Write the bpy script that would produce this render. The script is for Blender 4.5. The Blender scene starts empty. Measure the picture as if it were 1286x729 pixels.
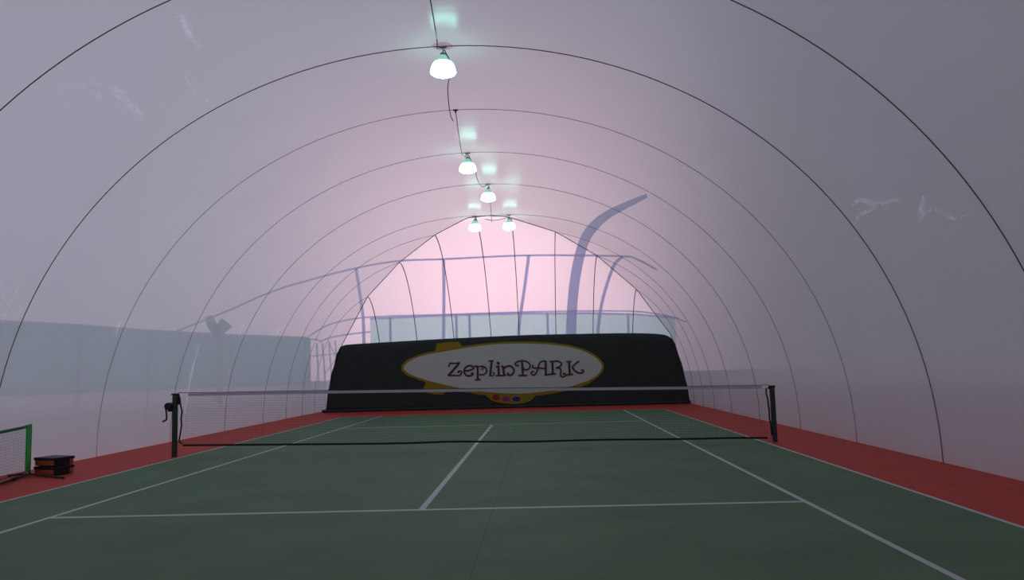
import bpy, bmesh, math, random
from mathutils import Vector, Matrix
random.seed(7)
sc = bpy.context.scene
C = sc.collection
PI = math.pi

# ---------------------------------------------------------------- camera
CAM = Vector((1.3271275, -15.0718322, 1.4947223))
YAW, PIT, ROL, F = -0.0323125, 0.0996854, -0.0273016, 987.753
fw = Vector((math.sin(YAW)*math.cos(PIT), math.cos(YAW)*math.cos(PIT), math.sin(PIT)))
rr = Vector((math.cos(YAW), -math.sin(YAW), 0)); uu = rr.cross(fw)
r2 = rr*math.cos(ROL)+uu*math.sin(ROL); u2 = -rr*math.sin(ROL)+uu*math.cos(ROL)
cd = bpy.data.cameras.new('camera'); cam = bpy.data.objects.new('camera', cd); C.objects.link(cam)
cd.sensor_width = 36; cd.lens = F*36/1286; cd.clip_end = 500; cd.clip_start = 0.05
m = Matrix((r2, u2, -fw)).transposed().to_4x4(); m.translation = CAM
cam.matrix_world = m
sc.camera = cam
sc.view_settings.view_transform = 'Standard'
sc.view_settings.look = 'None'
sc.view_settings.exposure = 0

def at(px, py, Y):                       # point of the plane y = Y seen at that pixel of the survey photo
    d = fw + r2*((px-643)/F) - u2*((py-364.5)/F)
    return CAM + d*((Y-CAM.y)/d.y)

# ---------------------------------------------------------------- materials
def newmat(name):
    mt = bpy.data.materials.new(name); mt.use_nodes = True
    nt = mt.node_tree; nt.nodes.clear()
    out = nt.nodes.new('ShaderNodeOutputMaterial')
    return mt, nt, out
def simple(name, col, rough=.6, noise=.12, scale=8, spec=.3, metal=0, bump=0, bscale=60):
    mt, nt, out = newmat(name); N = nt.nodes; L = nt.links
    b = N.new('ShaderNodeBsdfPrincipled'); L.new(b.outputs[0], out.inputs[0])
    tc = N.new('ShaderNodeTexCoord'); nz = N.new('ShaderNodeTexNoise')
    nz.inputs['Scale'].default_value = scale; nz.inputs['Detail'].default_value = 5
    L.new(tc.outputs['Object'], nz.inputs['Vector'])
    mx = N.new('ShaderNodeMix'); mx.data_type = 'RGBA'
    mx.inputs[6].default_value = (*[c*(1-noise) for c in col], 1)
    mx.inputs[7].default_value = (*[min(1, c*(1+noise)) for c in col], 1)
    L.new(nz.outputs['Fac'], mx.inputs[0]); L.new(mx.outputs[2], b.inputs['Base Color'])
    b.inputs['Roughness'].default_value = rough; b.inputs['Metallic'].default_value = metal
    b.inputs['Specular IOR Level'].default_value = spec
    if bump:
        n2 = N.new('ShaderNodeTexNoise'); n2.inputs['Scale'].default_value = bscale
        L.new(tc.outputs['Object'], n2.inputs['Vector'])
        bp = N.new('ShaderNodeBump'); bp.inputs['Strength'].default_value = bump; bp.inputs['Distance'].default_value = .01
        L.new(n2.outputs['Fac'], bp.inputs['Height']); L.new(bp.outputs[0], b.inputs['Normal'])
    return mt

def membrane(name, tint=(.86, .84, .88), transp=.2, diff=.42, folds=1.0, cap=False):
    mt, nt, out = newmat(name); N = nt.nodes; L = nt.links
    tc = N.new('ShaderNodeTexCoord')
    # fine vertical wrinkles: high frequency along the tunnel, low across it
    mp = N.new('ShaderNodeMapping'); mp.inputs['Scale'].default_value = (.25, 3.2, .25) if not cap else (3.0, .25, .25)
    L.new(tc.outputs['Object'], mp.inputs[0])
    nz = N.new('ShaderNodeTexNoise'); nz.inputs['Scale'].default_value = 1.0; nz.inputs['Detail'].default_value = 4
    L.new(mp.outputs[0], nz.inputs['Vector'])
    n2 = N.new('ShaderNodeTexNoise'); n2.inputs['Scale'].default_value = .55; n2.inputs['Detail'].default_value = 3
    L.new(tc.outputs['Object'], n2.inputs['Vector'])
    # wrinkles are stronger low on the wall
    sx = N.new('ShaderNodeSeparateXYZ'); L.new(tc.outputs['Object'], sx.inputs[0])
    mr = N.new('ShaderNodeMapRange'); mr.inputs[1].default_value = 1.0; mr.inputs[2].default_value = 5.0
    mr.inputs[3].default_value = .55*folds; mr.inputs[4].default_value = .05*folds
    L.new(sx.outputs[2], mr.inputs[0])
    bp = N.new('ShaderNodeBump'); bp.inputs['Distance'].default_value = .12
    L.new(mr.outputs[0], bp.inputs['Strength']); L.new(nz.outputs['Fac'], bp.inputs['Height'])
    col = N.new('ShaderNodeMix'); col.data_type = 'RGBA'
    col.inputs[6].default_value = (*[c*.93 for c in tint], 1); col.inputs[7].default_value = (*[min(1, c*1.04) for c in tint], 1)
    L.new(n2.outputs['Fac'], col.inputs[0])
    d = N.new('ShaderNodeBsdfDiffuse'); t = N.new('ShaderNodeBsdfTranslucent'); g = N.new('ShaderNodeBsdfGlossy')
    g.inputs['Roughness'].default_value = .22
    for s_ in (d, t):
        L.new(col.outputs[2], s_.inputs['Color']); L.new(bp.outputs[0], s_.inputs['Normal'])
    L.new(bp.outputs[0], g.inputs['Normal'])
    m1 = N.new('ShaderNodeMixShader'); m1.inputs[0].default_value = diff
    L.new(t.outputs[0], m1.inputs[1]); L.new(d.outputs[0], m1.inputs[2])
    tr = N.new('ShaderNodeBsdfTransparent'); tr.inputs[0].default_value = (.96, .95, 1, 1)
    m2 = N.new('ShaderNodeMixShader'); m2.inputs[0].default_value = transp
    L.new(m1.outputs[0], m2.inputs[1]); L.new(tr.outputs[0], m2.inputs[2])
    lw = N.new('ShaderNodeLayerWeight'); lw.inputs['Blend'].default_value = .5
    pw = N.new('ShaderNodeMath'); pw.operation = 'POWER'; pw.inputs[1].default_value = 4
    L.new(lw.outputs['Facing'], pw.inputs[0])
    ma = N.new('ShaderNodeMath'); ma.operation = 'MULTIPLY_ADD'; ma.inputs[1].default_value = .18; ma.inputs[2].default_value = .045
    L.new(pw.outputs[0], ma.inputs[0])
    m3 = N.new('ShaderNodeMixShader'); L.new(ma.outputs[0], m3.inputs[0])
    L.new(m2.outputs[0], m3.inputs[1]); L.new(g.outputs[0], m3.inputs[2])
    L.new(m3.outputs[0], out.inputs[0])
    return mt

def emis(name, col, s, col2=None, z0=0, z1=1, diffcol=(.5, .6, .55)):
    # glowing shade: strength and colour run from top (col2) to bottom (col) over object z
    mt, nt, out = newmat(name); N = nt.nodes; L = nt.links
    e = N.new('ShaderNodeEmission')
    if col2:
        tc = N.new('ShaderNodeTexCoord'); sx = N.new('ShaderNodeSeparateXYZ'); L.new(tc.outputs['Object'], sx.inputs[0])
        mr = N.new('ShaderNodeMapRange'); mr.inputs[1].default_value = z0; mr.inputs[2].default_value = z1
        L.new(sx.outputs[2], mr.inputs[0])
        mx = N.new('ShaderNodeMix'); mx.data_type = 'RGBA'
        mx.inputs[6].default_value = (*[c*s for c in col], 1); mx.inputs[7].default_value = (*col2, 1)
        L.new(mr.outputs[0], mx.inputs[0]); L.new(mx.outputs[2], e.inputs[0]); e.inputs[1].default_value = 1
    else:
        e.inputs[0].default_value = (*col, 1); e.inputs[1].default_value = s
    d = N.new('ShaderNodeBsdfDiffuse'); d.inputs[0].default_value = (*diffcol, 1)
    a = N.new('ShaderNodeAddShader'); L.new(e.outputs[0], a.inputs[0]); L.new(d.outputs[0], a.inputs[1])
    L.new(a.outputs[0], out.inputs[0])
    return mt

MEM = membrane('white_membrane', transp=.19)
MEMC = membrane('white_membrane_end', transp=.31, cap=True)
GREEN = simple('green_acrylic_court', (.100, .182, .099), .62, .25, 1.1, .13, bump=.05, bscale=120)
RED = simple('red_acrylic_surround', (.48, .062, .048), .7, .12, 1.5, .15, bump=.05, bscale=120)
LINE = simple('white_court_paint', (.50, .54, .53), .6, .08, 6)
CRACK = simple('dark_court_joint', (.06, .09, .065), .7)
SEAM = simple('dark_seam_cord', (.17, .14, .18), .7)
SEAM2 = simple('grey_seam_cord', (.36, .31, .38), .7)
CABLE = simple('dark_cable', (.05, .05, .055), .6)
METAL = simple('grey_metal', (.20, .27, .24), .45, spec=.5)
POST = simple('dark_green_post_paint', (.018, .035, .032), .45, spec=.5)
BLK = simple('black_plastic', (.012, .013, .014), .5)
NETM = simple('net_twine', (.035, .035, .04), .8)
TAPE = simple('white_net_tape', (.55, .55, .60), .7)
CLOTH = simple('black_banner_cloth', (.030, .038, .037), .85, .25, 2.2)
LGREY = simple('grey_print', (.52, .58, .55), .8, .06)
LYEL = simple('yellow_print', (.30, .20, .012), .8, .12)
LINK = simple('maroon_print', (.085, .025, .035), .8)
LRED = simple('crimson_print', (.30, .012, .04), .8)
LPUR = simple('purple_print', (.22, .04, .20), .8)
LBLU = simple('blue_print', (.012, .02, .26), .8)
LGRN = simple('green_print', (.10, .26, .02), .8)
GBAND = simple('bright_green_band', (.03, .50, .09), .6, .6, 14)
GDARK = simple('green_edge_band', (.012, .20, .05), .6)
ORANGE = simple('orange_panel', (.42, .075, .035), .5, .2)
def thin(name, col, tr=.5, noise=.08, open_=0, hue=(1, 1, 1)):
    mt, nt, out = newmat(name); N = nt.nodes; L = nt.links
    tc = N.new('ShaderNodeTexCoord'); nz = N.new('ShaderNodeTexNoise'); nz.inputs['Scale'].default_value = .5
    L.new(tc.outputs['Object'], nz.inputs['Vector'])
    mx = N.new('ShaderNodeMix'); mx.data_type = 'RGBA'; L.new(nz.outputs['Fac'], mx.inputs[0])
    mx.inputs[6].default_value = (*[c*(1-noise) for c in col], 1); mx.inputs[7].default_value = (*[min(1, c*(1+noise)) for c in col], 1)
    a = N.new('ShaderNodeBsdfTranslucent'); b = N.new('ShaderNodeBsdfDiffuse'); m_ = N.new('ShaderNodeMixShader'); m_.inputs[0].default_value = 1-tr
    for q in (a, b): L.new(mx.outputs[2], q.inputs[0])
    L.new(a.outputs[0], m_.inputs[1]); L.new(b.outputs[0], m_.inputs[2])
    t_ = N.new('ShaderNodeBsdfTransparent'); m3 = N.new('ShaderNodeMixShader'); m3.inputs[0].default_value = open_
    t_.inputs[0].default_value = (*hue, 1)
    L.new(m_.outputs[0], m3.inputs[1]); L.new(t_.outputs[0], m3.inputs[2]); L.new(m3.outputs[0], out.inputs[0])
    return mt
PIPE = thin('hazed_blue_grey_steel', (.42, .5, .9), .4, open_=.6, hue=(.68, .74, 1))  # pale and half see-through, to imitate the membrane's haze over the pipes
SEAM2 = thin('grey_seam_cord', (.30, .26, .32), .5, open_=.58)
SEAMV = simple('dark_end_seam', (.10, .08, .10), .7)
TEALL = thin('soft_teal_metal', (.05, .42, .42), .5, open_=.45, hue=(.4, .85, .85))
TEALF = thin('teal_windscreen_cloth', (.005, .50, .48), .5, open_=.15, hue=(.1, .8, .8))
TEALP = thin('pale_teal_windscreen_cloth', (.45, .98, .95), .75, open_=.6, hue=(.58, 1, .93))
OUTG = simple('outdoor_red_ground', (.26, .165, .175), .9, .1, .2)
CREASE = simple('pale_crease_mark', (.95, .93, .97), .5, .05)
PATCH = thin('pink_reinforcing_patch', (1, .70, .82), .7, open_=.7, hue=(1, .80, .90))

def streakmat(name, a, nscale=9, gloss=False):
    mt, nt, out = newmat(name); N = nt.nodes; L = nt.links
    tc = N.new('ShaderNodeTexCoord'); nz = N.new('ShaderNodeTexNoise'); nz.inputs['Scale'].default_value = nscale; nz.inputs['Detail'].default_value = 3
    L.new(tc.outputs['Object'], nz.inputs['Vector'])
    mr = N.new('ShaderNodeMapRange'); mr.inputs[1].default_value = .35; mr.inputs[2].default_value = .7; mr.inputs[4].default_value = a
    L.new(nz.outputs['Fac'], mr.inputs[0])
    t = N.new('ShaderNodeBsdfTranslucent'); t.inputs[0].default_value = (1, 1, 1, 1)
    d = N.new('ShaderNodeBsdfDiffuse'); d.inputs[0].default_value = (1, 1, 1, 1)
    ad = N.new('ShaderNodeAddShader'); L.new(t.outputs[0], ad.inputs[0]); L.new(d.outputs[0], ad.inputs[1])
    if gloss:
        gg = N.new('ShaderNodeBsdfGlossy'); gg.inputs['Roughness'].default_value = .35; a2 = N.new('ShaderNodeAddShader')
        L.new(ad.outputs[0], a2.inputs[0]); L.new(gg.outputs[0], a2.inputs[1]); ad = a2
    tr = N.new('ShaderNodeBsdfTransparent')
    mx = N.new('ShaderNodeMixShader'); L.new(mr.outputs[0], mx.inputs[0]); L.new(tr.outputs[0], mx.inputs[1]); L.new(ad.outputs[0], mx.inputs[2])
    L.new(mx.outputs[0], out.inputs[0])
    return mt
SCUFF = streakmat('faint_scuff', .35)
FOLD_SHEEN = streakmat('fold_highlight', .6, 1.2, True)  # pale strip standing in for the shine along the wall folds

# ---------------------------------------------------------------- mesh helpers
def obj(name, verts, faces, mats, parent=None, smooth=False, midx=None):
    off = Vector((0, 0, 0)); q = parent
    while q: off += q.location; q = q.parent
    me = bpy.data.meshes.new(name); me.from_pydata([tuple(Vector(v)-off) for v in verts], [], faces)
    if not isinstance(mats, (list, tuple)): mats = [mats]
    for mm in mats: me.materials.append(mm)
    if midx: me.polygons.foreach_set('material_index', midx)
    if smooth: me.polygons.foreach_set('use_smooth', [True]*len(me.polygons))
    me.update()
    o = bpy.data.objects.new(name, me); C.objects.link(o)
    if parent:
        o.parent = parent
    return o
class MB:
    def __init__(s): s.v = []; s.f = []; s.m = []
    def add(s, v, f, mi=0):
        b = len(s.v); s.v += [Vector(x) for x in v]; s.f += [tuple(i+b for i in q) for q in f]; s.m += [mi]*len(f)
        return s
    def box(s, c, size, ax=None, mi=0, bev=0):
        c = Vector(c); X, Y, Z = ax or (Vector((1, 0, 0)), Vector((0, 1, 0)), Vector((0, 0, 1)))
        hx, hy, hz = [q/2 for q in size]
        if bev:
            bm = bmesh.new(); bmesh.ops.create_cube(bm, size=1)
            for v in bm.verts: v.co = Vector((v.co.x*hx*2, v.co.y*hy*2, v.co.z*hz*2))
            bmesh.ops.bevel(bm, geom=list(bm.edges), offset=bev, segments=2, affect='EDGES', profile=.5)
            bm.verts.index_update()
            s.add([c+X*v.co.x+Y*v.co.y+Z*v.co.z for v in bm.verts], [[v.index for v in f.verts] for f in bm.faces], mi)
            bm.free(); return s
        v = [c+X*a*hx+Y*b*hy+Z*d*hz for a in (-1, 1) for b in (-1, 1) for d in (-1, 1)]
        return s.add(v, [(0, 1, 3, 2), (4, 6, 7, 5), (0, 4, 5, 1), (2, 3, 7, 6), (0, 2, 6, 4), (1, 5, 7, 3)], mi)
    def tube(s, pts, r, n=8, mi=0, caps=True):
        pts = [Vector(p) for p in pts]
        if not isinstance(r, (list, tuple)): r = [r]*len(pts)
        ref = None; vs = []; k = len(pts)
        for i, p in enumerate(pts):
            t = (pts[min(i+1, k-1)]-pts[max(i-1, 0)]).normalized()
            if ref is None:
                ref = Vector((0, 0, 1)) if abs(t.z) < .9 else Vector((1, 0, 0))
            a = (ref - t*ref.dot(t)).normalized(); b = t.cross(a); ref = a
            for j in range(n):
                w = 2*PI*j/n; vs.append(p+(a*math.cos(w)+b*math.sin(w))*r[i])
        fs = [(i*n+j, i*n+(j+1) % n, (i+1)*n+(j+1) % n, (i+1)*n+j) for i in range(k-1) for j in range(n)]
        if caps: fs += [tuple(range(n))[::-1], tuple((k-1)*n+j for j in range(n))]
        return s.add(vs, fs, mi)
    def lathe(s, c, prof, n=24, rib=0, mi=0, cap=True):
        c = Vector(c); vs = []
        for (r, z) in prof:
            for j in range(n):
                w = 2*PI*j/n; q = r*(1+rib*(1 if j % 2 else -1)); vs.append(c+Vector((q*math.cos(w), q*math.sin(w), z)))
        k = len(prof)
        fs = [(i*n+j, i*n+(j+1) % n, (i+1)*n+(j+1) % n, (i+1)*n+j) for i in range(k-1) for j in range(n)]
        if cap: fs += [tuple(range(n))[::-1], tuple((k-1)*n+j for j in range(n))]
        return s.add(vs, fs, mi)
    def build(s, name, mats, parent=None, smooth=False):
        return obj(name, s.v, s.f, mats, parent, smooth, s.m)
def empty(name, loc):
    o = bpy.data.objects.new(name, None); C.objects.link(o); o.location = loc; return o
def tag(o, label=None, cat=None, group=None, kind=None):
    if label: o['label'] = label
    if cat: o['category'] = cat
    if group: o['group'] = group
    if kind: o['kind'] = kind
    return o
def spline(pts, n=8):
    P = [Vector(p) for p in pts]
    if len(P) < 3: return [P[0].lerp(P[-1], i/n) for i in range(n+1)]
    out = []
    for i in range(len(P)-1):
        a = P[i-1] if i else P[0]*2-P[1]; b = P[i]; c = P[i+1]; d = P[i+2] if i+2 < len(P) else P[-1]*2-P[-2]
        for j in range(n):
            t = j/n
            out.append(.5*((2*b)+(c-a)*t+(2*a-5*b+4*c-d)*t*t+(3*b-a-3*c+d)*t**3))
    out.append(P[-1]); return out
def interp(tab, x):                      # smooth 1-D table, tab = [(x, y), ...]
    if x <= tab[0][0]: return tab[0][1]
    for i in range(len(tab)-1):
        if x <= tab[i+1][0]:
            x0, y0 = tab[i]; x1, y1 = tab[i+1]
            s0 = (y1-tab[i-1][1])/(x1-tab[i-1][0]) if i else (y1-y0)/(x1-x0)
            s1 = (tab[i+2][1]-y0)/(tab[i+2][0]-x0) if i+2 < len(tab) else (y1-y0)/(x1-x0)
            h = x1-x0; t = (x-x0)/h
            return (2*t**3-3*t*t+1)*y0+(t**3-2*t*t+t)*h*s0+(-2*t**3+3*t*t)*y1+(t**3-t*t)*h*s1
    return tab[-1][1]

# ---------------------------------------------------------------- dome surface
XC, RA, RH, NN, W = -.182, 7.203, 6.594, 2.05, -.0487
HOOPS = [-9.23, -6.192, -3.183, -.132, 2.94, 6.141, 9.16]
APEX = 6.30
YB = 16.7
def prof(th):                            # 0 at the ground, pi/2 at the ridge -> (half width, height)
    c, s = max(0, math.cos(th)), max(0, math.sin(th))
    return RA*c**(2/NN), RH*s**(2/NN)
# mitre line where the tunnel meets the end: knots per side, s = 0..5
def knot(bx, by, tx, ty, Yb):
    X = at(bx, by, Yb).x
    d = fw + r2*((tx-643)/F) - u2*((ty-364.5)/F)
    P = CAM + d*((X-CAM.x)/d.x); return P
KL = [knot(568, 422, 546, 294.5, 15.5), knot(520.8, 422, 501.4, 329, 15.6), knot(473, 426, 461, 372.6, 15.7)]
KR = [knot(699.7, 419, 697.7, 290.5, 14.6), knot(747, 416.7, 750.3, 320.8, 15.0), knot(797.6, 416.7, 800, 363.3, 15.1)]
PL4 = at(429, 433, 15.7); PR4 = at(843.4, 420.5, 15.4)
def mitre(side, s):
    K = KL if side < 0 else KR; P4 = PL4 if side < 0 else PR4
    yb = 9.16 + W*XC
    P = [(0, Vector((XC, yb, APEX))), (.4, Vector((XC+side*.62, yb+.12, APEX-.02))), (1, K[0]), (2, K[1]), (3, K[2]), (4, P4), (5, Vector((XC+side*RA*.995, YB+W*side*6, .0)))]
    for (a, p), (b_, q) in zip(P, P[1:]):
        if s <= b_+1e-9: v = p.lerp(q, (s-a)/(b_-a)); break
    else: v = P[-1][1].copy()
    v.z = max(0, v.z); return v
GY = [(0, 9.16), (1, 11.4), (2, 13.2), (3, 14.8), (4, 16.0), (5, YB)]
def theta_for(hw):
    lo, hi = 0, PI/2
    for _ in range(30):
        md = (lo+hi)/2
        if prof(md)[0] > hw: lo = md
        else: hi = md
    return (lo+hi)/2
def tunnel(side, row, t):                # row <= 9.16: the position along the tunnel; beyond: 100+s on the mitred end
    if row < 50:
        hw, z = prof(t*PI/2); x = XC+side*hw
        k = 0
        if row > 6.141: q = (row-6.141)/(9.16-6.141); k = (1-APEX/RH)*q*q*(3-2*q)
        z *= 1-k*t*t
        return Vector((x, row+W*x, z))
    s = row-100; M = mitre(side, s); hw = abs(M.x-XC); th = theta_for(min(RA*.9999, hw))
    a, zp = prof(th); g = interp(GY, s)+W*(XC+side*RA)
    hw2, z = prof(t*th); sc_ = M.z/zp if zp > 1e-4 else 1
    z *= 1-(1-sc_)*t*t
    # pull out so that the curve ends exactly on the mitre
    return Vector((XC+side*hw2, g+(M.y-g)*t**1.2, z))
def inwardc(p, d):
    c = Vector((XC, p.y-7, 1.0)); return p+(c-p).normalized()*d*1.3
def inward(p, d):                        # a point moved towards the tunnel axis
    c = Vector((XC, p.y-.2, 1.2)); return p+(c-p).normalized()*d
rows = []
y = -17.4
while y < 9.16-.01: rows.append(y); y += .38 if y > -14 else .6
rows = [r for r in rows if r < 9.1]+[9.16]+[100+i*.1 for i in range(1, 51)]
NT = 56; NW = 15
def grid(side, t0, t1):
    v = []; f = []; n = t1-t0+1
    for r in rows:
        for j in range(t0, t1+1): v.append(tunnel(side, r, j/NT))
    for i in range(len(rows)-1):
        for j in range(n-1):
            q = (i*n+j, (i+1)*n+j, (i+1)*n+j+1, i*n+j+1)
            f.append(q if side > 0 else q[::-1])
    return v, f
wl = grid(-1, 0, NW); wr = grid(1, 0, NW)
wall_left = tag(obj('wall_left', *wl, MEM, smooth=True), 'translucent white membrane wall on the left, teal band showing through', kind='structure')
wall_right = tag(obj('wall_right', *wr, MEM, smooth=True), 'translucent grey-white membrane wall on the right', kind='structure')
b = MB(); b.add(*grid(-1, NW, NT)); b.add(*grid(1, NW, NT))
me = b
bm = bmesh.new()
vs = [bm.verts.new(v) for v in b.v]
for q in b.f:
    try: bm.faces.new([vs[i] for i in q])
    except ValueError: pass
bmesh.ops.remove_doubles(bm, verts=list(bm.verts), dist=.002)
for f_ in bm.faces: f_.smooth = True
mme = bpy.data.meshes.new('ceiling'); bm.to_mesh(mme); bm.free(); mme.materials.append(MEM)
ceiling = bpy.data.objects.new('ceiling', mme); C.objects.link(ceiling)
tag(ceiling, 'arched translucent white membrane roof over the court', kind='structure')
# end cap
def cap(side, s, u):                     # u 0 at the mitre, 1 at the ground
    M = mitre(side, s); yb = YB+W*M.x+.9*max(0, 1-abs(M.x-XC)/RA)
    ph = u*PI/2
    return Vector((M.x, M.y+(yb-M.y)*(.7*math.sin(ph)+.3*(1-math.cos(ph))), M.z*math.cos(ph)))
b = MB()
for side in (-1, 1):
    v = []; f = []; S = [i*.1 for i in range(51)]; NU = 26
    for s in S:
        for j in range(NU+1): v.append(cap(side, s, j/NU))
    for i in range(len(S)-1):
        for j in range(NU):
            q = (i*(NU+1)+j, (i+1)*(NU+1)+j, (i+1)*(NU+1)+j+1, i*(NU+1)+j+1)
            f.append(q if side < 0 else q[::-1])
    b.add(v, f)
wall_back = tag(b.build('wall_back', MEMC, smooth=True), 'bright pinkish translucent end wall of the dome', kind='structure')
# front end, behind the camera: unseen, opaque and dark to dim the near floor
v = [Vector((XC, -17.4, 0))]; ring = [tunnel(-1, -17.4, j/NT) for j in range(NT+1)]+[tunnel(1, -17.4, j/NT) for j in range(NT-1, -1, -1)]
v += ring
tag(obj('unseen_wall_front', v, [(0, i+1, i) for i in range(1, len(ring))], simple('light_blocking_wall', (.12, .11, .12), .8)), 'unseen end wall behind the viewer, darkened to dim the near floor', kind='structure')

# seam cords
trim_n = [0]
def trim(pts, r, mat, n=6, name=None, label='thin dark seam cord arching across the membrane'):
    trim_n[0] += 1
    o = MB().tube(pts, r, n).build('trim_%d' % trim_n[0], mat, smooth=True)
    return tag(o, label, kind='structure')
for y in HOOPS[1:]:
    pts = [inward(tunnel(-1, y, j/48), .02) for j in range(49)]+[inward(tunnel(1, y, j/48), .02) for j in range(47, -1, -1)]
    trim(pts, .008 if y < 5 else .009, SEAM if y < -1 else SEAM2, label='dark arch seam crossing the membrane roof from side to side')
for k in (1, 2, 3):
    for side in (-1, 1):
        trim([inward(tunnel(side, 100+k, j/36), .03) for j in range(37)], .009, SEAM2, label='faint arch seam running down from the mitred end edge')
for side in (-1, 1):
    trim([inwardc(mitre(side, i*.125), .03) for i in range(40)], .014, SEAM, label='dark slanting cord along the mitred edge of the dome end')
# vertical seams on the end
def s_for_x(side, X):
    lo, hi = 0, 5
    for _ in range(40):
        md = (lo+hi)/2
        if abs(mitre(side, md).x-XC) < abs(X-XC): lo = md
        else: hi = md
    return lo
for side, ss in ((-1, (1, 2, 3)), (1, (1, 2, 3))):
    for s in ss: trim([inwardc(cap(side, s, j/24), .03) for j in range(25)], .015, SEAMV, label='dark upright seam on the dome end wall')
for X in (at(616, 422, 15.5).x, at(652, 420, 15.5).x):
    side = -1 if X < XC else 1; s = s_for_x(side, X)
    trim([inwardc(cap(side, s, j/24), .03) for j in range(25)], .015, SEAMV, label='dark upright seam on the dome end wall')

# pale scuffs, and strips that paint fold highlights onto the membrane
def hit(px, py):                         # where a sight line meets the tunnel surface
    d = (fw + r2*((px-643)/F) - u2*((py-364.5)/F)).normalized()
    t = 1.0
    while t < 60:
        p = CAM+d*t
        if ((abs(p.x-XC)/RA)**NN+(max(0, p.z)/RH)**NN) >= 1: break
        t += .01
    return CAM+d*(t-.07)
def ribbon(pxs, w, mat, parent, name='streak', jit=.6):
    dense = []
    for a, b_ in zip(pxs, pxs[1:]): dense += [(a[0]+(b_[0]-a[0])*k/4, a[1]+(b_[1]-a[1])*k/4) for k in range(4)]
    dense.append(pxs[-1])
    sm = [dense[0]]+[((dense[i-1][0]+2*dense[i][0]+dense[i+1][0])/4, (dense[i-1][1]+2*dense[i][1]+dense[i+1][1])/4) for i in range(1, len(dense)-1)]+[dense[-1]]
    pts = [hit(*q) for q in sm]; vs = []; k = len(pts)
    for i, p in enumerate(pts):
        t = (pts[min(i+1, k-1)]-pts[max(i-1, 0)]).normalized()
        nrm = (Vector((XC, p.y, 1.2))-p).normalized(); sd = t.cross(nrm).normalized()
        ww = w*(math.sin(PI*(i+.3)/(k-.4))**.6)*(1-jit/2+jit*random.random())
        vs += [p+sd*ww, p-sd*ww]
    fs = [(2*i, 2*i+1, 2*i+3, 2*i+2) for i in range(k-1)]
    return obj(name, vs, fs, mat, parent)
for q, w in [([(216, 16), (228, 22), (236, 42), (246, 55), (262, 66)], .04), ([(230, 20), (236, 34), (240, 50)], .05),
             ([(232, 94), (240, 112), (250, 123), (266, 129)], .035), ([(62, 116), (100, 108), (135, 104)], .02),
             ([(136, 108), (150, 118), (160, 132), (182, 147)], .07), ([(122, 118), (128, 124)], .05),
             ([(1068, 260), (1078, 250), (1100, 258), (1130, 250)], .04), ([(1072, 284), (1078, 270), (1100, 262)], .03),
             ([(1150, 282), (1158, 266), (1160, 246)], .05), ([(1158, 268), (1175, 262), (1198, 276), (1216, 269)], .03)]:
    ribbon(q, w, SCUFF, ceiling, 'scuff_mark')
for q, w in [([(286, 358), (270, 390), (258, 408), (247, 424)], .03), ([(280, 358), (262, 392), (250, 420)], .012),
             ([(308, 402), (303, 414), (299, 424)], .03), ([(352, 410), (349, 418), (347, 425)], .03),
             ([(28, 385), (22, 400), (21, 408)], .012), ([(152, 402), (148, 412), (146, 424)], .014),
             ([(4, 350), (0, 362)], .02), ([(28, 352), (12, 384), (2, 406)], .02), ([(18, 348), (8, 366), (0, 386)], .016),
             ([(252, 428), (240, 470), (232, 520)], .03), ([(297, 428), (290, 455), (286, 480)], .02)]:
    ribbon(q, w*1.3, FOLD_SHEEN, wall_left, 'fold_highlight', 0)

# ---------------------------------------------------------------- floor with painted court
xs = sorted({-7.6, 7.25, -5.485-.025, -5.485+.025, 5.485-.025, 5.485+.025, -4.115-.03, -4.115+.03, 4.115-.03, 4.115+.03, -.035, .035, .775, .782})
ys = sorted({-17.6, 17.6, -11.885, 11.86, 11.91, -6.44, -6.36, 6.36, 6.44, 0.2, -11.93})
verts = []; faces = []; mi = []; idx = {}
for i, X in enumerate(xs):
    for j, Y in enumerate(ys): idx[i, j] = len(verts); verts.append((X, Y, 0))
for i in range(len(xs)-1):
    for j in range(len(ys)-1):
        cx, cy = (xs[i]+xs[i+1])/2, (ys[j]+ys[j+1])/2
        c = 0
        if abs(cx) < 5.5 and abs(cy) < 11.92: c = 1
        if abs(cy) < 11.92:
            if abs(abs(cx)-5.485) < .025: c = 2
            if abs(abs(cx)-4.115) < .03: c = 2
        if abs(cx) < 4.14 and abs(abs(cy)-6.4) < .04: c = 2
        if abs(cx) < 5.5 and abs(abs(cy)-11.9) < .03: c = 4 if cy > 0 else 2
        if abs(cx) < .035 and abs(cy) < 6.4: c = 2
        if abs(cx-.7785) < .0035 and cy < .2 and cy > -11.8 and c == 1: c = 3
        faces.append((idx[i, j], idx[i+1, j], idx[i+1, j+1], idx[i, j+1])); mi.append(c)
BASE = simple('faded_baseline_paint', (.34, .24, .2), .7)
tag(obj('floor', verts, faces, [RED, GREEN, LINE, CRACK, BASE], midx=mi), 'green tennis court with white lines and red surround', kind='structure')

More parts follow.
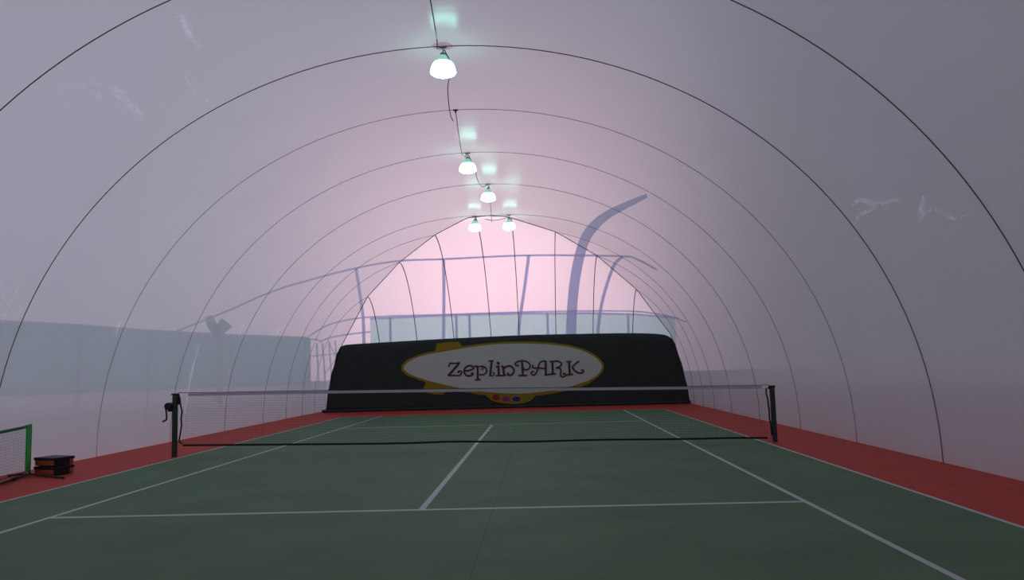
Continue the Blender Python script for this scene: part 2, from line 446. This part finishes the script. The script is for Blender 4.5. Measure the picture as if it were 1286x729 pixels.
# ---------------------------------------------------------------- outside, seen dimly through the membrane
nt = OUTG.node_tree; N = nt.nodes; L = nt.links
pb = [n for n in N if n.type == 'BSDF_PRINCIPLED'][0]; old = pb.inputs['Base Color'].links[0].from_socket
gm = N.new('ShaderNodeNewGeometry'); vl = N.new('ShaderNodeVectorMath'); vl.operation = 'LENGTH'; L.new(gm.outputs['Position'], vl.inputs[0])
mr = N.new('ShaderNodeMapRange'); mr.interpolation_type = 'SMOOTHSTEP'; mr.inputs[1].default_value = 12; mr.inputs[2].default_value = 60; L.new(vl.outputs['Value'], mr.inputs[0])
mx = N.new('ShaderNodeMix'); mx.data_type = 'RGBA'; mx.inputs[7].default_value = (.47, .43, .48, 1)  # paler with distance: a soft hazy horizon painted into the ground colour
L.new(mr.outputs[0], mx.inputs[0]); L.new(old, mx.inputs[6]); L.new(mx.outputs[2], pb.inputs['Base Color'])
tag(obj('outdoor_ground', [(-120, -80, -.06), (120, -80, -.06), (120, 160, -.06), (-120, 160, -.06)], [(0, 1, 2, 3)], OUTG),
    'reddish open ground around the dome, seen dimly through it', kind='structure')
# ---------------------------------------------------------------- tennis net
NL, NR, NY = Vector((-5.64, -.12, 0)), Vector((5.66, .0, 0)), -.02
def net_at(u): return NL.lerp(NR, u)
def netz(q): return [((at(x, y, -.06).x-NL.x)/(NR.x-NL.x), at(x, y, -.06).z) for x, y in q]
ZT = netz([(222, 496.0), (370, 493.2), (510, 491.2), (650, 489.6), (780, 488.2), (860, 487.5), (960, 486.4)])
ZB = netz([(228, 559.3), (370, 558.3), (480, 557.4), (520, 556.6), (570, 555), (650, 555.3), (750, 553), (860, 552), (920, 550.8), (968, 550.8)])
def ztop(u): return interp(ZT, u)+.025
def zbot(u): return interp(ZB, u)
topL, topR = ztop(0), ztop(1)
U0, U1 = .012, .99
net = tag(empty('tennis_net', (0, 0, 0)), 'long black mesh tennis net with white top band spanning the court', 'net')
b = MB()
for i in range(264):
    u = U0+(U1-U0)*i/263; p = net_at(u); z0, z1 = zbot(u), ztop(u)-.03
    w = .0011
    b.add([p+Vector((-w, 0, z0)), p+Vector((w, 0, z0)), p+Vector((w, 0, z1)), p+Vector((-w, 0, z1))], [(0, 1, 2, 3)])
for k in range(1, 21):
    v = []; f = []
    for i in range(61):
        u = U0+(U1-U0)*i/60; p = net_at(u); z = zbot(u)+(ztop(u)-.03-zbot(u))*k/21
        v += [p+Vector((0, .001, z-.0011)), p+Vector((0, .001, z+.0011))]
        if i: f.append((2*i-2, 2*i, 2*i+1, 2*i-1))
    b.add(v, f)
b.build('mesh_netting', NETM, net)
def band(z_of, h, d, mat, name, u0, u1, n=60):
    b = MB(); v = []; f = []
    for i in range(n+1):
        u = u0+(u1-u0)*i/n; p = net_at(u); z = z_of(u)
        v += [p+Vector((0, -d, z-h)), p+Vector((0, -d, z+h)), p+Vector((0, d, z+h)), p+Vector((0, d, z-h))]
        if i:
            a = 4*i-4; c = 4*i
            f += [(a+k, c+k, c+(k+1) % 4, a+(k+1) % 4) for k in range(4)]
    f += [(0, 1, 2, 3), (4*n+3, 4*n+2, 4*n+1, 4*n)]
    b.add(v, f); return b.build(name, mat, net)
tp = band(lambda u: ztop(u)-.03, .025, .008, TAPE, 'headband', .02, .985)
tp['label'] = 'white top band'
b = MB(); b.tube([NL+Vector((.03, 0, topL+.012))]+[net_at(u)+Vector((0, 0, ztop(u)+.004)) for u in [i/20 for i in range(1, 20)]]+[NR+Vector((-.03, 0, topR+.01))], .006, 6)
b.build('headline_cable', CABLE, net)
band(zbot, .018, .008, BLK, 'bottom_band', U0, U1)
dl = lambda z, a: a*math.sin(z*9)
b = MB(); b.tube([NL+Vector((.075+dx, -.02, z)) for dx, z in [(.0, 1.12), (.02, .98), (.05, .85), (.035, .72), (.045, .6), (.03, .48), (.01, .36), (.0, .28), (.06, .245)]], .016, 6); b.build('side_cord', BLK, net)
b = MB(); b.tube([NR+Vector((-.09+dx, -.02, z)) for dx, z in [(.0, 1.0), (-.005, .9), (.015, .8), (.02, .68), (.03, .56), (.025, .44), (.045, .32), (.05, .2), (.055, .12)]], .016, 6); b.build('side_cord', BLK, net)
# posts
pl = tag(empty('net_post', NL+Vector((0, 0, 0))), 'dark green net post with crank winch at the left end of the net', 'post')
b = MB().box(NL+Vector((-.02, 0, .58)), (.085, .085, 1.16), bev=.012); b.build('pole', POST, pl)
b = MB().box(NL+Vector((-.02, 0, 1.18)), (.12, .1, .035), bev=.01); b.box(NL+Vector((.03, 0, 1.08)), (.06, .07, .2), bev=.01); b.build('top_cap', BLK, pl)
wn = MB().box(NL+Vector((-.09, -.01, .90)), (.10, .11, .09), bev=.015)
wn.tube([NL+Vector((-.12, -.10, .96)), NL+Vector((-.12, .06, .96))], .066, 16); wn = wn.build('winch', BLK, pl)
b = MB().tube(spline([NL+Vector((-.15, -.11, .93)), NL+Vector((-.13, -.12, .84)), NL+Vector((-.125, -.12, .74)), NL+Vector((-.14, -.12, .70)), NL+Vector((-.20, -.12, .675))], 5), .017, 8)
b.build('crank_handle', BLK, pl)
pr = tag(empty('net_post', NR), 'dark green net post at the right end of the net, without winch', 'post')
b = MB().box(NR+Vector((.02, 0, .51)), (.085, .085, 1.02), bev=.012); b.build('pole', POST, pr)
b = MB().box(NR+Vector((.02, 0, 1.03)), (.11, .1, .035), bev=.01); b.box(NR+Vector((-.03, 0, 1.0)), (.05, .03, .03)); b.build('top_cap', BLK, pr)

# ---------------------------------------------------------------- banner at the far end
SY = 15.2
def sp(px, py, off=0): p = at(px, py, SY-off); return p
screen = tag(empty('backdrop_banner', (-.3, SY, 0)), 'long black cloth banner with airship logo standing at the far end of the court', 'banner')
topc = [(425, 439), (426.5, 436), (432, 433.6), (445, 432.3), (470, 430.8), (500, 429), (560, 425.6), (600, 423.6), (640, 421.8), (680, 420.4), (740, 419.2), (780, 418.6), (815, 418.9), (832, 420.2), (840, 422.5), (846, 427)]
botc = [(409, 516.6), (411, 516.6), (418, 516.4), (430, 516.3), (460, 516.2), (495, 515.6), (552, 514.6), (596, 513.8), (640, 512.9), (684, 511.9), (745, 510.6), (790, 509.5), (830, 508.6), (850, 508.0), (860, 507.7), (867, 507.4)]
tp_ = spline([sp(*q) for q in topc], 5); bt_ = spline([sp(*q) for q in botc], 5)
NV = 16; v = []; f = []; n = len(tp_)
Lm = [(0, 0), (.25, 0.06), (.6, .13), (1, 0)]
for i in range(n):
    for j in range(NV+1):
        t = j/NV; p = bt_[i].lerp(tp_[i], t); p.z = max(.005, p.z)
        e = min(i, n-1-i)
        if e < 10:                       # sides bow slightly and hang in folds
            k = (1-e/10)
            p.x += (1 if i < n/2 else -1)*(-.07)*math.sin(PI*t)*k
            p.y += .05*k*math.sin(t*19+i)*(.3+t)
        if t > .9: p.y += ((t-.9)/.1)**2*.12
        if t > .86: p.y += .02*math.sin(i*1.7)*(t-.86)/.14
        v.append(p)
nb = len(v)
v += [Vector((p.x, p.y+.16, p.z)) for p in v]
for i in range(n-1):
    for j in range(NV):
        a = i*(NV+1)+j; c_ = (i+1)*(NV+1)+j
        f.append((a, c_, c_+1, a+1)); f.append((nb+a+1, nb+c_+1, nb+c_, nb+a))
for i in range(n-1):
    a = i*(NV+1)+NV; c_ = a+NV+1; f.append((a, c_, nb+c_, nb+a))
    a = i*(NV+1); c_ = a+NV+1; f.append((a, nb+a, nb+c_, c_))
for j in range(NV):
    f.append((j, j+1, nb+j+1, nb+j)); a = (n-1)*(NV+1)+j; f.append((a, nb+a, nb+a+1, a+1))
obj('cloth', v, f, CLOTH, screen, True)
# rolled hem along the ground
b = MB(); hem = [Vector((p.x, p.y-.05, .06)) for p in bt_]; hem[0].x -= .12; b.tube(hem, [.055+.01*math.sin(i*2.1) for i in range(len(hem))], 8); b.build('bottom_hem', CLOTH, screen, True)

def Q(x, y): return (490+x/4.434, 420+y/4.434)
inner = [Q(*q) for q in [(75, 188), (84, 172), (110, 150), (180, 120), (300, 97), (420, 77), (560, 59), (720, 52), (880, 57), (1010, 75), (1100, 105), (1158, 143), (1180, 185), (1150, 230), (1080, 268), (960, 302), (820, 325), (700, 331), (560, 325), (440, 310), (330, 288), (220, 262), (120, 228), (84, 204)]]
def closed(pts, n=4):
    P = [Vector((*q, 0)) for q in pts]; k = len(P); out = []
    for i in range(k):
        a, b_, c_, d = P[i-1], P[i], P[(i+1) % k], P[(i+2) % k]
        for j in range(n):
            t = j/n; o = .5*((2*b_)+(c_-a)*t+(2*a-5*b_+4*c_-d)*t*t+(3*b_-a-3*c_+d)*t**3); out.append((o.x, o.y))
    return out
def poly(name, pts, off, mat, parent, th=.006):
    P = [sp(x, y, off) for x, y in pts]; k = len(P)
    v = P+[p+Vector((0, th, 0)) for p in P]
    f = [tuple(range(k))]+[(i, i+k, (i+1) % k+k, (i+1) % k) for i in range(k)]
    return obj(name, v, f, mat, parent)
inn = closed(inner)
cx = sum(q[0] for q in inn)/len(inn); cy = sum(q[1] for q in inn)/len(inn)
def outset(pts):
    k = len(pts); out = []
    for i in range(k):
        a = Vector(pts[i-1]); c_ = Vector(pts[(i+1) % k]); t = (c_-a).normalized(); nn = Vector((t.y, -t.x))
        if nn.dot(Vector(pts[i])-Vector((cx, cy))) < 0: nn = -nn
        w = 2.6+(1.4 if pts[i][1] > 478 else 0)+(.6 if pts[i][0] < 515 else 0)
        out.append(tuple(Vector(pts[i])+nn*w))
    return out
logo_y = poly('airship_outline', outset(inn), .02, LYEL, screen)
poly('airship_body', inn, .032, LGREY, screen)['label'] = 'grey airship body'
poly('tail_fin', [(545.5, 446.5), (547.5, 436), (549, 431.6), (560, 430.2), (575.5, 429.4), (578.5, 432), (582, 437), (584, 441)], .018, LYEL, screen)
poly('tail_fin', [(537.5, 476), (534, 482), (531.5, 488), (532, 491), (537, 494), (548, 496), (556, 496), (562, 491), (576, 488)], .018, LYEL, screen)
gond = poly('gondola', closed([(611.5, 495), (613.5, 500), (620, 504.3), (634, 507.2), (650, 507.6), (661, 505.8), (668.5, 502), (672, 497), (672.3, 493), (640, 491)], 3), .024, LYEL, screen)
for (x, y, rx, ry, mt) in [(622.9, 499.4, 4.6, 3.7, LRED), (635.4, 501.2, 4.6, 3.1, LPUR), (648.4, 501.5, 4.9, 3.1, LBLU), (662.2, 499.8, 4.4, 2.5, LGRN)]:
    poly('window_dot', [(x+rx*math.cos(w*PI/12), y+ry*math.sin(w*PI/12)) for w in range(24)], .034, mt, gond)
A = lambda x, y: (555+x/12.86, 440+y/12.86)
Bq = lambda x, y: (640+x/12.86, 440+y/12.86)
ST = []   # (list of pixel points, width px, smooth)
def st(fn, pts, w, sm=True): ST.append(([fn(*q) for q in pts], w, sm))
TK, TH, MD = 2.7, 1.3, 1.9
st(A, [(112, 270), (118, 235), (135, 208)], MD); st(A, [(122, 210), (200, 214), (292, 204)], MD); st(A, [(278, 212), (108, 408)], TK, False)
st(A, [(92, 412), (170, 408), (262, 412), (308, 388), (315, 352), (285, 335), (262, 352), (278, 370)], MD)
st(A, [(372, 335), (430, 330), (505, 300), (490, 262), (435, 252), (375, 290), (358, 350), (395, 408), (455, 415), (505, 385), (470, 365)], MD+.3)
st(A, [(575, 255), (578, 470)], TK, False); st(A, [(530, 482), (625, 476)], MD); st(A, [(520, 265), (590, 258)], MD)
st(A, [(630, 300), (650, 312), (668, 298), (655, 275), (610, 262)], TH); st(A, [(600, 268), (660, 262), (715, 300), (718, 355), (675, 395), (600, 398)], MD)
st(A, [(803, 170), (780, 408)], TK, False); st(A, [(755, 178), (835, 172)], MD); st(A, [(765, 414), (812, 414), (846, 394), (840, 366), (815, 370)], TH)
st(A, [(888, 218), (900, 200), (920, 204), (918, 224), (896, 228)], MD); st(A, [(912, 265), (918, 400)], TK, False); st(A, [(868, 268), (930, 260)], MD); st(A, [(868, 414), (960, 408)], MD)
st(A, [(985, 258), (1003, 405)], TK, False); st(A, [(955, 268), (1000, 256)], MD); st(A, [(950, 412), (1040, 406)], MD)
st(A, [(1003, 295), (1050, 262), (1110, 260), (1158, 305), (1155, 365), (1110, 408), (1062, 392), (1075, 362)], MD+.3)
st(Bq, [(198, 158), (214, 402)], TK, False); st(Bq, [(140, 410), (285, 410)], MD); st(Bq, [(150, 242), (112, 252), (88, 222), (125, 188), (200, 172), (280, 188), (330, 238), (315, 295), (270, 318), (222, 305), (232, 285)], MD)
st(Bq, [(398, 350), (360, 348), (348, 378), (385, 402), (430, 370), (458, 290), (480, 215), (525, 182), (590, 180)], MD); st(Bq, [(582, 175), (584, 398)], TK, False); st(Bq, [(562, 405), (655, 390)], MD)
st(Bq, [(385, 240), (365, 268), (398, 290), (470, 288), (578, 300)], MD)
st(Bq, [(690, 180), (697, 385)], TK, False); st(Bq, [(645, 188), (705, 178)], MD); st(Bq, [(655, 390), (748, 382)], MD)
st(Bq, [(700, 185), (775, 178), (835, 212), (812, 265), (745, 288)], MD); st(Bq, [(745, 288), (808, 292), (830, 335), (822, 390), (838, 428), (885, 425), (912, 398), (885, 375), (860, 395)], MD)
st(Bq, [(958, 185), (972, 396)], TK, False); st(Bq, [(915, 190), (1000, 183)], MD); st(Bq, [(925, 400), (1025, 393)], MD)
st(Bq, [(1125, 178), (1080, 205), (1008, 275)], MD); st(Bq, [(1008, 275), (1060, 340), (1125, 372), (1182, 360), (1190, 328), (1152, 322)], MD+.3)
b = MB()
for li, (pts, w, sm) in enumerate(ST):
    P = [Vector(sp(x, y, .05+.0002*li)) for x, y in pts]
    P = spline(P, 7) if sm else spline(P, 3)
    w *= .0307/2*.95; k = len(P); v = []
    for i, p in enumerate(P):
        t = (P[min(i+1, k-1)]-P[max(i-1, 0)]).normalized(); sd = Vector((-t.z, 0, t.x)).normalized()
        v += [p+sd*w, p-sd*w]
    b.add(v, [(2*i, 2*i+1, 2*i+3, 2*i+2) for i in range(k-1)])
b.build('lettering', LINK, screen)['label'] = 'curly dark red lettering'

# ---------------------------------------------------------------- lamps
SHADE = emis('glowing_lamp_shade', (.34, 1.0, .74), 14.0, (.16, .42, .31), -.31, -.25)
def make_lamp(root):
    L = root.location
    MB().box(L+Vector((0, 0, -.005)), (.13, .05, .02), bev=.004).build('ceiling_clip', METAL, root)
    b = MB().tube([L+Vector((0, 0, -.01)), L+Vector((.008, 0, -.06)), L+Vector((-.004, 0, -.10)), L+Vector((0, 0, -.14))], .009, 6)
    b.tube([L+Vector((0, 0, -.09)), L+Vector((-.05, 0, -.15))], .005, 5); b.tube([L+Vector((0, 0, -.09)), L+Vector((.05, 0, -.15))], .005, 5)
    b.build('hook', METAL, root)
    b = MB().lathe(L, [(.015, -.09), (.035, -.10), (.048, -.125), (.05, -.15), (.052, -.17)], 20)
    b.build('ballast_housing', METAL, root, True)
    b = MB().lathe(L, [(.05, -.14), (.07, -.175), (.10, -.215), (.145, -.26), (.178, -.32), (.193, -.375), (.200, -.42), (.178, -.445), (.12, -.47), (.05, -.48)], 36, .02)
    s = b.build('shade', SHADE, root, True); s['label'] = 'glowing white-green ribbed shade'
    return root
lamp_info = [((556, 62), -3.183, 'largest glowing bell lamp, the nearest under the roof ridge'),
             ((587, 193), 2.94, 'glowing bell lamp second nearest, alone on its arch seam halfway up the ridge line'),
             ((613, 236), 6.141, 'glowing bell lamp just above the pair at the end of the ridge'),
             ((596, 270.5), 9.16, 'left glowing bell lamp of the far side-by-side pair'),
             ((639, 269.5), 9.16, 'right glowing bell lamp of the far side-by-side pair')]
lamps = []
def ridge_z(x, y):
    best = None
    th = theta_for(abs(x-XC)); t = th/(PI/2); return tunnel(1 if x > XC else -1, y, t)
for i, ((px, py), Y, lab) in enumerate(lamp_info):
    p = at(px, py, Y); s = ridge_z(p.x, Y); p = Vector((p.x, s.y, s.z-.03))
    if i == 0:
        root = make_lamp(tag(empty('pendant_lamp', p), lab, 'lamp', 'bell lamps hanging from the roof ridge')); lamp0 = root
    else:
        root = lamp0.copy(); C.objects.link(root); root.location = p; root['label'] = lab
        for ch in list(lamp0.children):
            c_ = ch.copy(); C.objects.link(c_); c_.parent = root
    lamps.append(root)
# patch above the first lamp
p0 = lamps[0].location
v = []; f = []
for k in range(24):
    w = 2*PI*k/24; v.append((p0.x+.16*math.cos(w), p0.y+.16*math.sin(w)-.0, p0.z+.012))
tr = obj('mounting_patch', v, [tuple(range(24))], PATCH, lamps[0]); tr['label'] = 'round pink patch'
# cables
def cable(pts, label):
    o = MB().tube(spline(pts, 8), .0085, 6).build('power_cable', CABLE, smooth=True); return tag(o, label, 'cable')
def lp(i, dx=0, dz=-.03): return lamps[i].location+Vector((dx, -.02, dz))
cable([at(531, -60, -6.1), at(536, -25, -5.2), at(543, 15, -4.4), at(548, 45, -3.5), lp(0, -.08)], 'thin cable running from above the frame to the nearest lamp')
cable([lp(0, .03, -.06), lp(0, .10, -.22)+Vector((0, .3, 0)), at(562.5, 108, -1.6), at(563.5, 130, -.9), at(566, 145, -.5), at(569, 152, -.35)], 'thin cable dangling behind the nearest lamp with a loose end')
cable([at(572, 137, -.13), at(573.5, 150, .2), at(577, 175, 1.4), at(580, 192, 2.3), at(584, 197, 2.75), lp(1, -.02)], 'thin cable hanging from the small clip to the second nearest lamp')
cable([lp(1, .03, -.06), at(596.5, 214, 3.6), at(600, 227, 4.6), at(605.5, 234.5, 5.6), lp(2, -.03)], 'thin cable from the second nearest lamp to the lamp above the far pair')
cable([lp(2, .03, -.06), at(616, 256, 7.8), at(616.8, 270, 8.9), at(617.5, 279, 9.0)], 'short thin cable hanging below the lamp above the far pair')
cable([at(609, 275.5, 9.0), at(618, 277, 8.98), at(628, 276, 9.0), lp(4, -.02, -.08)], 'thin cable strung between the two far side-by-side lamps')
cl = at(572, 136, -.13); cs = ridge_z(cl.x, -.132)
b = MB().box(Vector((cs.x, cs.y, cs.z-.025)), (.10, .04, .025), bev=.005); b.box(Vector((cs.x, cs.y, cs.z-.05)), (.03, .03, .05))
tag(b.build('cable_clip', CABLE), 'small dark clip on the roof arch between the two nearest lamps', 'clip')

# ---------------------------------------------------------------- mini net and cases at the left
B0 = Vector((-6.87, -2.55, 0)); dN = Vector((.27, -1, 0)).normalized(); pN = Vector((-dN.y, dN.x, 0)); UP = Vector((0, 0, 1))
mini = tag(empty('mini_net', B0), 'small portable practice net with bright green border at the left edge', 'net')
LN = 3.1
ax = (dN, pN, UP)
MB().box(B0+dN*.09+UP*.445, (.20, .02, .75), ax, bev=.006).build('side_sleeve', GBAND, mini)['label'] = 'bright green end sleeve with pale print'
MB().box(B0+dN*(LN-.09)+UP*.445, (.20, .02, .75), ax, bev=.006).build('side_sleeve', GBAND, mini)
b = MB()
def mt(u): return .81-.015*math.sin(PI*min(1, u))
v = []; f = []
for i in range(25):
    u = i/24; p = B0+dN*(.05+(LN-.1)*u); z = mt(u)
    v += [p+UP*(z-.045)-pN*.008, p+UP*z-pN*.008, p+UP*z+pN*.008, p+UP*(z-.045)+pN*.008]
    if i:
        a = 4*i-4; c_ = 4*i; f += [(a+k, c_+k, c_+(k+1) % 4, a+(k+1) % 4) for k in range(4)]
b.add(v, f); b.build('top_band', GDARK, mini)
b = MB()
for i in range(56):
    u = i/55; p = B0+dN*(.07+(LN-.14)*u); z1 = mt(u)-.04
    b.tube([p+UP*.09, p+UP*z1], .0016, 3, caps=False)
for k in range(17):
    pts = []
    for i in range(13):
        u = i/12; pts.append(B0+dN*(.07+(LN-.14)*u)+UP*(.09+(mt(u)-.13)*k/16))
    b.tube(pts, .0016, 3, caps=False)
b.build('mesh_netting', NETM, mini)
MB().tube([B0+dN*.02+UP*.085, B0+dN*LN+UP*.085], .006, 6).build('lower_cord', BLK, mini)
b = MB().tube([B0+UP*.03-dN*.02, B0+dN*(LN+.02)+UP*.03], .02, 8)
b.box(B0+dN*.66+UP*.032, (.12, .05, .05), ax, bev=.008); b.build('base_bar', BLK, mini, False)
for q in (0, LN):
    b = MB().tube([B0+dN*q+UP*.02-pN*.30+dN*.02, B0+dN*q+UP*.03, Vector((-5.99, -3.08, .022)) if q == 0 else B0+dN*q+pN*.6+UP*.022], .017, 8)
    b.build('foot', BLK, mini)
for q in (0, LN): MB().tube([B0+dN*q+UP*.03, B0+dN*q+UP*.80], .014, 8).build('upright', BLK, mini)

# two stacked cases
fx = Vector((.56, -.20, 0)).normalized(); fy = Vector((.20, .56, 0)).normalized()
CC = Vector((-6.41, -2.78, 0))-fx*.235+fy*.275
for k, (lab, z) in enumerate([('lower black case with orange end panels, on the red floor beside the small green net', 0), ('upper black case with orange end panels, stacked on the lower one', .142)]):
    e = tag(empty('storage_case', CC+UP*z), lab, 'case', 'black and orange cases')
    o = CC+UP*z; axs = (fx, fy, UP); h = .142
    MB().box(o+UP*(h/2-.005), (.45, .34, h-.03), axs, bev=.01).build('body', BLK, e)
    MB().box(o+UP*(h-.022), (.475, .365, .044), axs, bev=.01).build('lid', BLK, e)
    for s_ in (-1, 1):
        pn = MB().box(o+UP*.058-fy*s_*.1725, (.42, .012, .078), axs, bev=.004).build('end_panel', ORANGE, e); pn['label'] = 'orange end panel'
    pn = MB().box(o+UP*.058+fx*.227+fy*.125, (.012, .06, .078), axs, bev=.004).build('end_panel', ORANGE, e); pn['label'] = 'orange end panel'
    for s_ in (-1, 1):
        MB().box(o+UP*.06+fx*s_*.228-fy*.02, (.012, .12, .03), axs, bev=.004).build('grip', BLK, e)

# ---------------------------------------------------------------- structures outside the dome
def fence(name, label, tops, hb, mat, posts, pmat=PIPE, extra=None):
    root = tag(empty(name, (tops[0].x, tops[0].y, 0)), label, 'fence')
    v = []; f = []
    for i, p in enumerate(tops):
        v += [Vector((p.x, p.y, hb)), Vector((p.x, p.y, p.z))]
        if i: f.append((2*i-2, 2*i, 2*i+1, 2*i-1))
    obj('windscreen_cloth', v, f, mat, root)
    b = MB().tube([p+Vector((0, 0, .05)) for p in tops], .05, 6); b.build('top_rail', pmat, root)
    for p, zt in posts:
        MB().tube([Vector((p.x, p.y, -.05)), Vector((p.x, p.y, zt))], .06, 8).build('fence_post', pmat, root)
    return root
def atz(px, py, z):
    d = fw + r2*((px-643)/F) - u2*((py-364.5)/F); return CAM+d*((z-CAM.z)/d.z)
tl = [Vector((-21.6, 6, 4)), atz(0, 405, 4), atz(100, 410, 4), atz(187, 417, 4), atz(290, 421, 4), atz(385, 423, 4)]
# keep the run believable: evenly curving towards the dome's far corner
tl = [Vector((-21.6, 6, 4)), at(0, 405, 17), at(100, 410, 20.5), at(187, 416.5, 24), at(290, 422, 27.5), at(383, 425, 31), at(389, 427, 31.4)]
fence('windscreen_fence', 'dull teal windscreen fence showing through the left wall of the dome', tl, .9, TEALF, [(p, p.z+.05) for p in tl[1:]])
Y2 = 23
tb = [at(x, y, Y2) for x, y in [(465, 402), (510, 400), (558, 398), (650, 395.5), (740, 395), (800, 396.5), (848, 401)]]
fb = fence('windscreen_fence', 'pale teal windscreen fence showing through the dome end above the black banner', tb, .2, TEALP,
      [(at(x, 400, Y2), at(x, y, Y2).z) for x, y in [(490, 399), (573, 397), (589.6, 396), (687.6, 394), (788.7, 395)]])
MB().tube(spline([at(x, y, Y2) for x, y in [(385, 425), (400, 415), (420.5, 405.8), (465, 398.5), (562, 395.2), (683.5, 391.5), (784.7, 391), (825, 394.5), (849, 399.7), (862, 405)]], 6), .035, 6).build('upper_rail', PIPE, fb)
fr = tag(empty('pipe_frame', (0, 22, 0)), 'tall blue-grey pipe frame outside the dome end, showing as faint lines', 'frame')
MB().tube(spline([at(x, y, 22) for x, y in [(215, 419), (290, 389), (335, 369), (380, 354.4), (447, 337), (501, 328), (558, 325.7), (663, 321), (778, 322), (800, 326), (825, 339)]], 6), .045, 6).build('top_pipe', PIPE, fr, True)
def g0(p): return Vector((p.x, p.y, -.05))
for px in ([(447, 337), (452, 370), (456, 400), (457, 426)], [(557, 327), (557.5, 370), (557, 422)], [(664, 321), (659, 360), (653, 400), (651, 420)], [(782, 322.5), (772, 332), (763, 355), (755, 385), (751, 415)]):
    P = [at(x, y, 22) for x, y in px]; P = spline(P, 5); P.append(g0(P[-1]))
    MB().tube(P, .075, 8).build('upright_pipe', PIPE, fr, True)
P = spline([at(x, y, 19) for x, y in [(812, 246), (797, 253), (770, 266), (750, 280), (735, 300), (726, 330), (721, 360), (718, 395), (717, 430)]], 6); P.append(g0(P[-1]))
tag(MB().tube(P, [.09+.13*min(1, i/20) for i in range(len(P))], 12).build('curved_mast', PIPE, smooth=True), 'thick curved blue-grey mast behind the dome end bending to the right', 'mast')
# scaffold beside the banner on the left
sf = tag(empty('scaffold_frame', (at(405, 450, 26).x, 26, 0)), 'small open scaffold frame seen through the dome left of the black banner', 'frame')
for (a, c_) in [((397.8, 431), (399.8, 474)), ((405, 431), (408, 472)), ((413, 429), (416, 468)), ((421, 428), (423, 466))]:
    p = at(*a, 26); q = at(*c_, 26)
    MB().tube([p, q, g0(q)], .045, 6).build('upright_pipe', PIPE, sf)
MB().tube([at(390, 448, 26), at(426, 444, 26)], .03, 6).build('cross_pipe', PIPE, sf)
MB().tube([at(413, 431, 26), at(423, 450, 26), at(408, 470, 26)], .03, 6).build('brace', PIPE, sf)
MB().tube(spline([at(x, y, 26) for x, y in [(380, 426), (398, 427), (403, 429), (415, 424), (440, 420), (465, 417)]], 5), .04, 6).build('top_pipe', PIPE, sf)
# floodlight on the left fence
fl = tag(empty('floodlight', (at(270, 420, 27).x, 27, 0)), 'teal-looking floodlight above the left fence, blurred by the membrane', 'floodlight')
P = [at(276, 432, 29.5), at(276, 408, 29.5)]
MB().tube([g0(P[0]), P[0], at(272, 412, 29.5)], .16, 8).build('pole', TEALL, fl)
MB().tube([at(262, 398, 29.5), at(266, 408, 29.5), at(274, 420, 29.5)], [.2, .28, .30], 10).build('lamp_arm', TEALL, fl)
MB().tube([at(273, 419, 29.5), at(284, 406, 29.5)], [.28, .40], 10).build('lamp_head', TEALL, fl)

# ---------------------------------------------------------------- sky
w = bpy.data.worlds.new('sky'); sc.world = w; w.use_nodes = True
nt = w.node_tree; N = nt.nodes; L = nt.links; N.clear()
out = N.new('ShaderNodeOutputWorld'); bg = N.new('ShaderNodeBackground'); L.new(bg.outputs[0], out.inputs[0])
tc = N.new('ShaderNodeTexCoord')
def dotn(vec):
    d = N.new('ShaderNodeVectorMath'); d.operation = 'DOT_PRODUCT'; d.inputs[1].default_value = Vector(vec).normalized() if Vector(vec).length else vec
    L.new(tc.outputs['Generated'], d.inputs[0]); return d.outputs['Value']
def math_(op, a, b_=None, c_=None, clamp=False):
    n_ = N.new('ShaderNodeMath'); n_.operation = op; n_.use_clamp = clamp
    for i, q in enumerate((a, b_, c_)):
        if q is None: continue
        if isinstance(q, (int, float)): n_.inputs[i].default_value = q
        else: L.new(q, n_.inputs[i])
    return n_.outputs[0]
SKYB, LR, GLOW, GLOW2 = .51, -.34, 2.5, .03
side = math_('MULTIPLY_ADD', dotn((1, 0, 0)), LR, 1.0)
s1 = math_('MULTIPLY', side, SKYB)
mr = N.new('ShaderNodeMapRange'); mr.interpolation_type = 'SMOOTHSTEP'
mr.inputs[1].default_value = .11; mr.inputs[2].default_value = .33; mr.inputs[3].default_value = 1; mr.inputs[4].default_value = .52
L.new(dotn((1, 0, 0)), mr.inputs[0]); s1 = math_('MULTIPLY', s1, mr.outputs[0])
gl = math_('POWER', math_('MAXIMUM', dotn((-.06, .985, .13)), 0.0), 40.0)
gw = math_('POWER', math_('MAXIMUM', dotn((-.1, .93, .35)), 0.0), 4.0)
def scaled(col, fac):
    n_ = N.new('ShaderNodeVectorMath'); n_.operation = 'SCALE'; n_.inputs[0].default_value = col; L.new(fac, n_.inputs['Scale']); return n_.outputs[0]
def addv(a, b_):
    n_ = N.new('ShaderNodeVectorMath'); n_.operation = 'ADD'; L.new(a, n_.inputs[0]); L.new(b_, n_.inputs[1]); return n_.outputs[0]
c1 = scaled((.92, .925, 1.12), s1)
c2 = scaled((1.0, .58, .62), math_('MULTIPLY', math_('MULTIPLY', gl, mr.outputs[0]), GLOW))
c3 = scaled((1.0, .82, .92), math_('MULTIPLY', gw, GLOW2))
L.new(addv(addv(c1, c2), c3), bg.inputs[0]); bg.inputs[1].default_value = 1
sc.cycles.max_bounces = 10; sc.cycles.diffuse_bounces = 6; sc.cycles.transparent_max_bounces = 24
sc.cycles.sample_clamp_indirect = 4
sc.cycles.caustics_reflective = False; sc.cycles.caustics_refractive = False
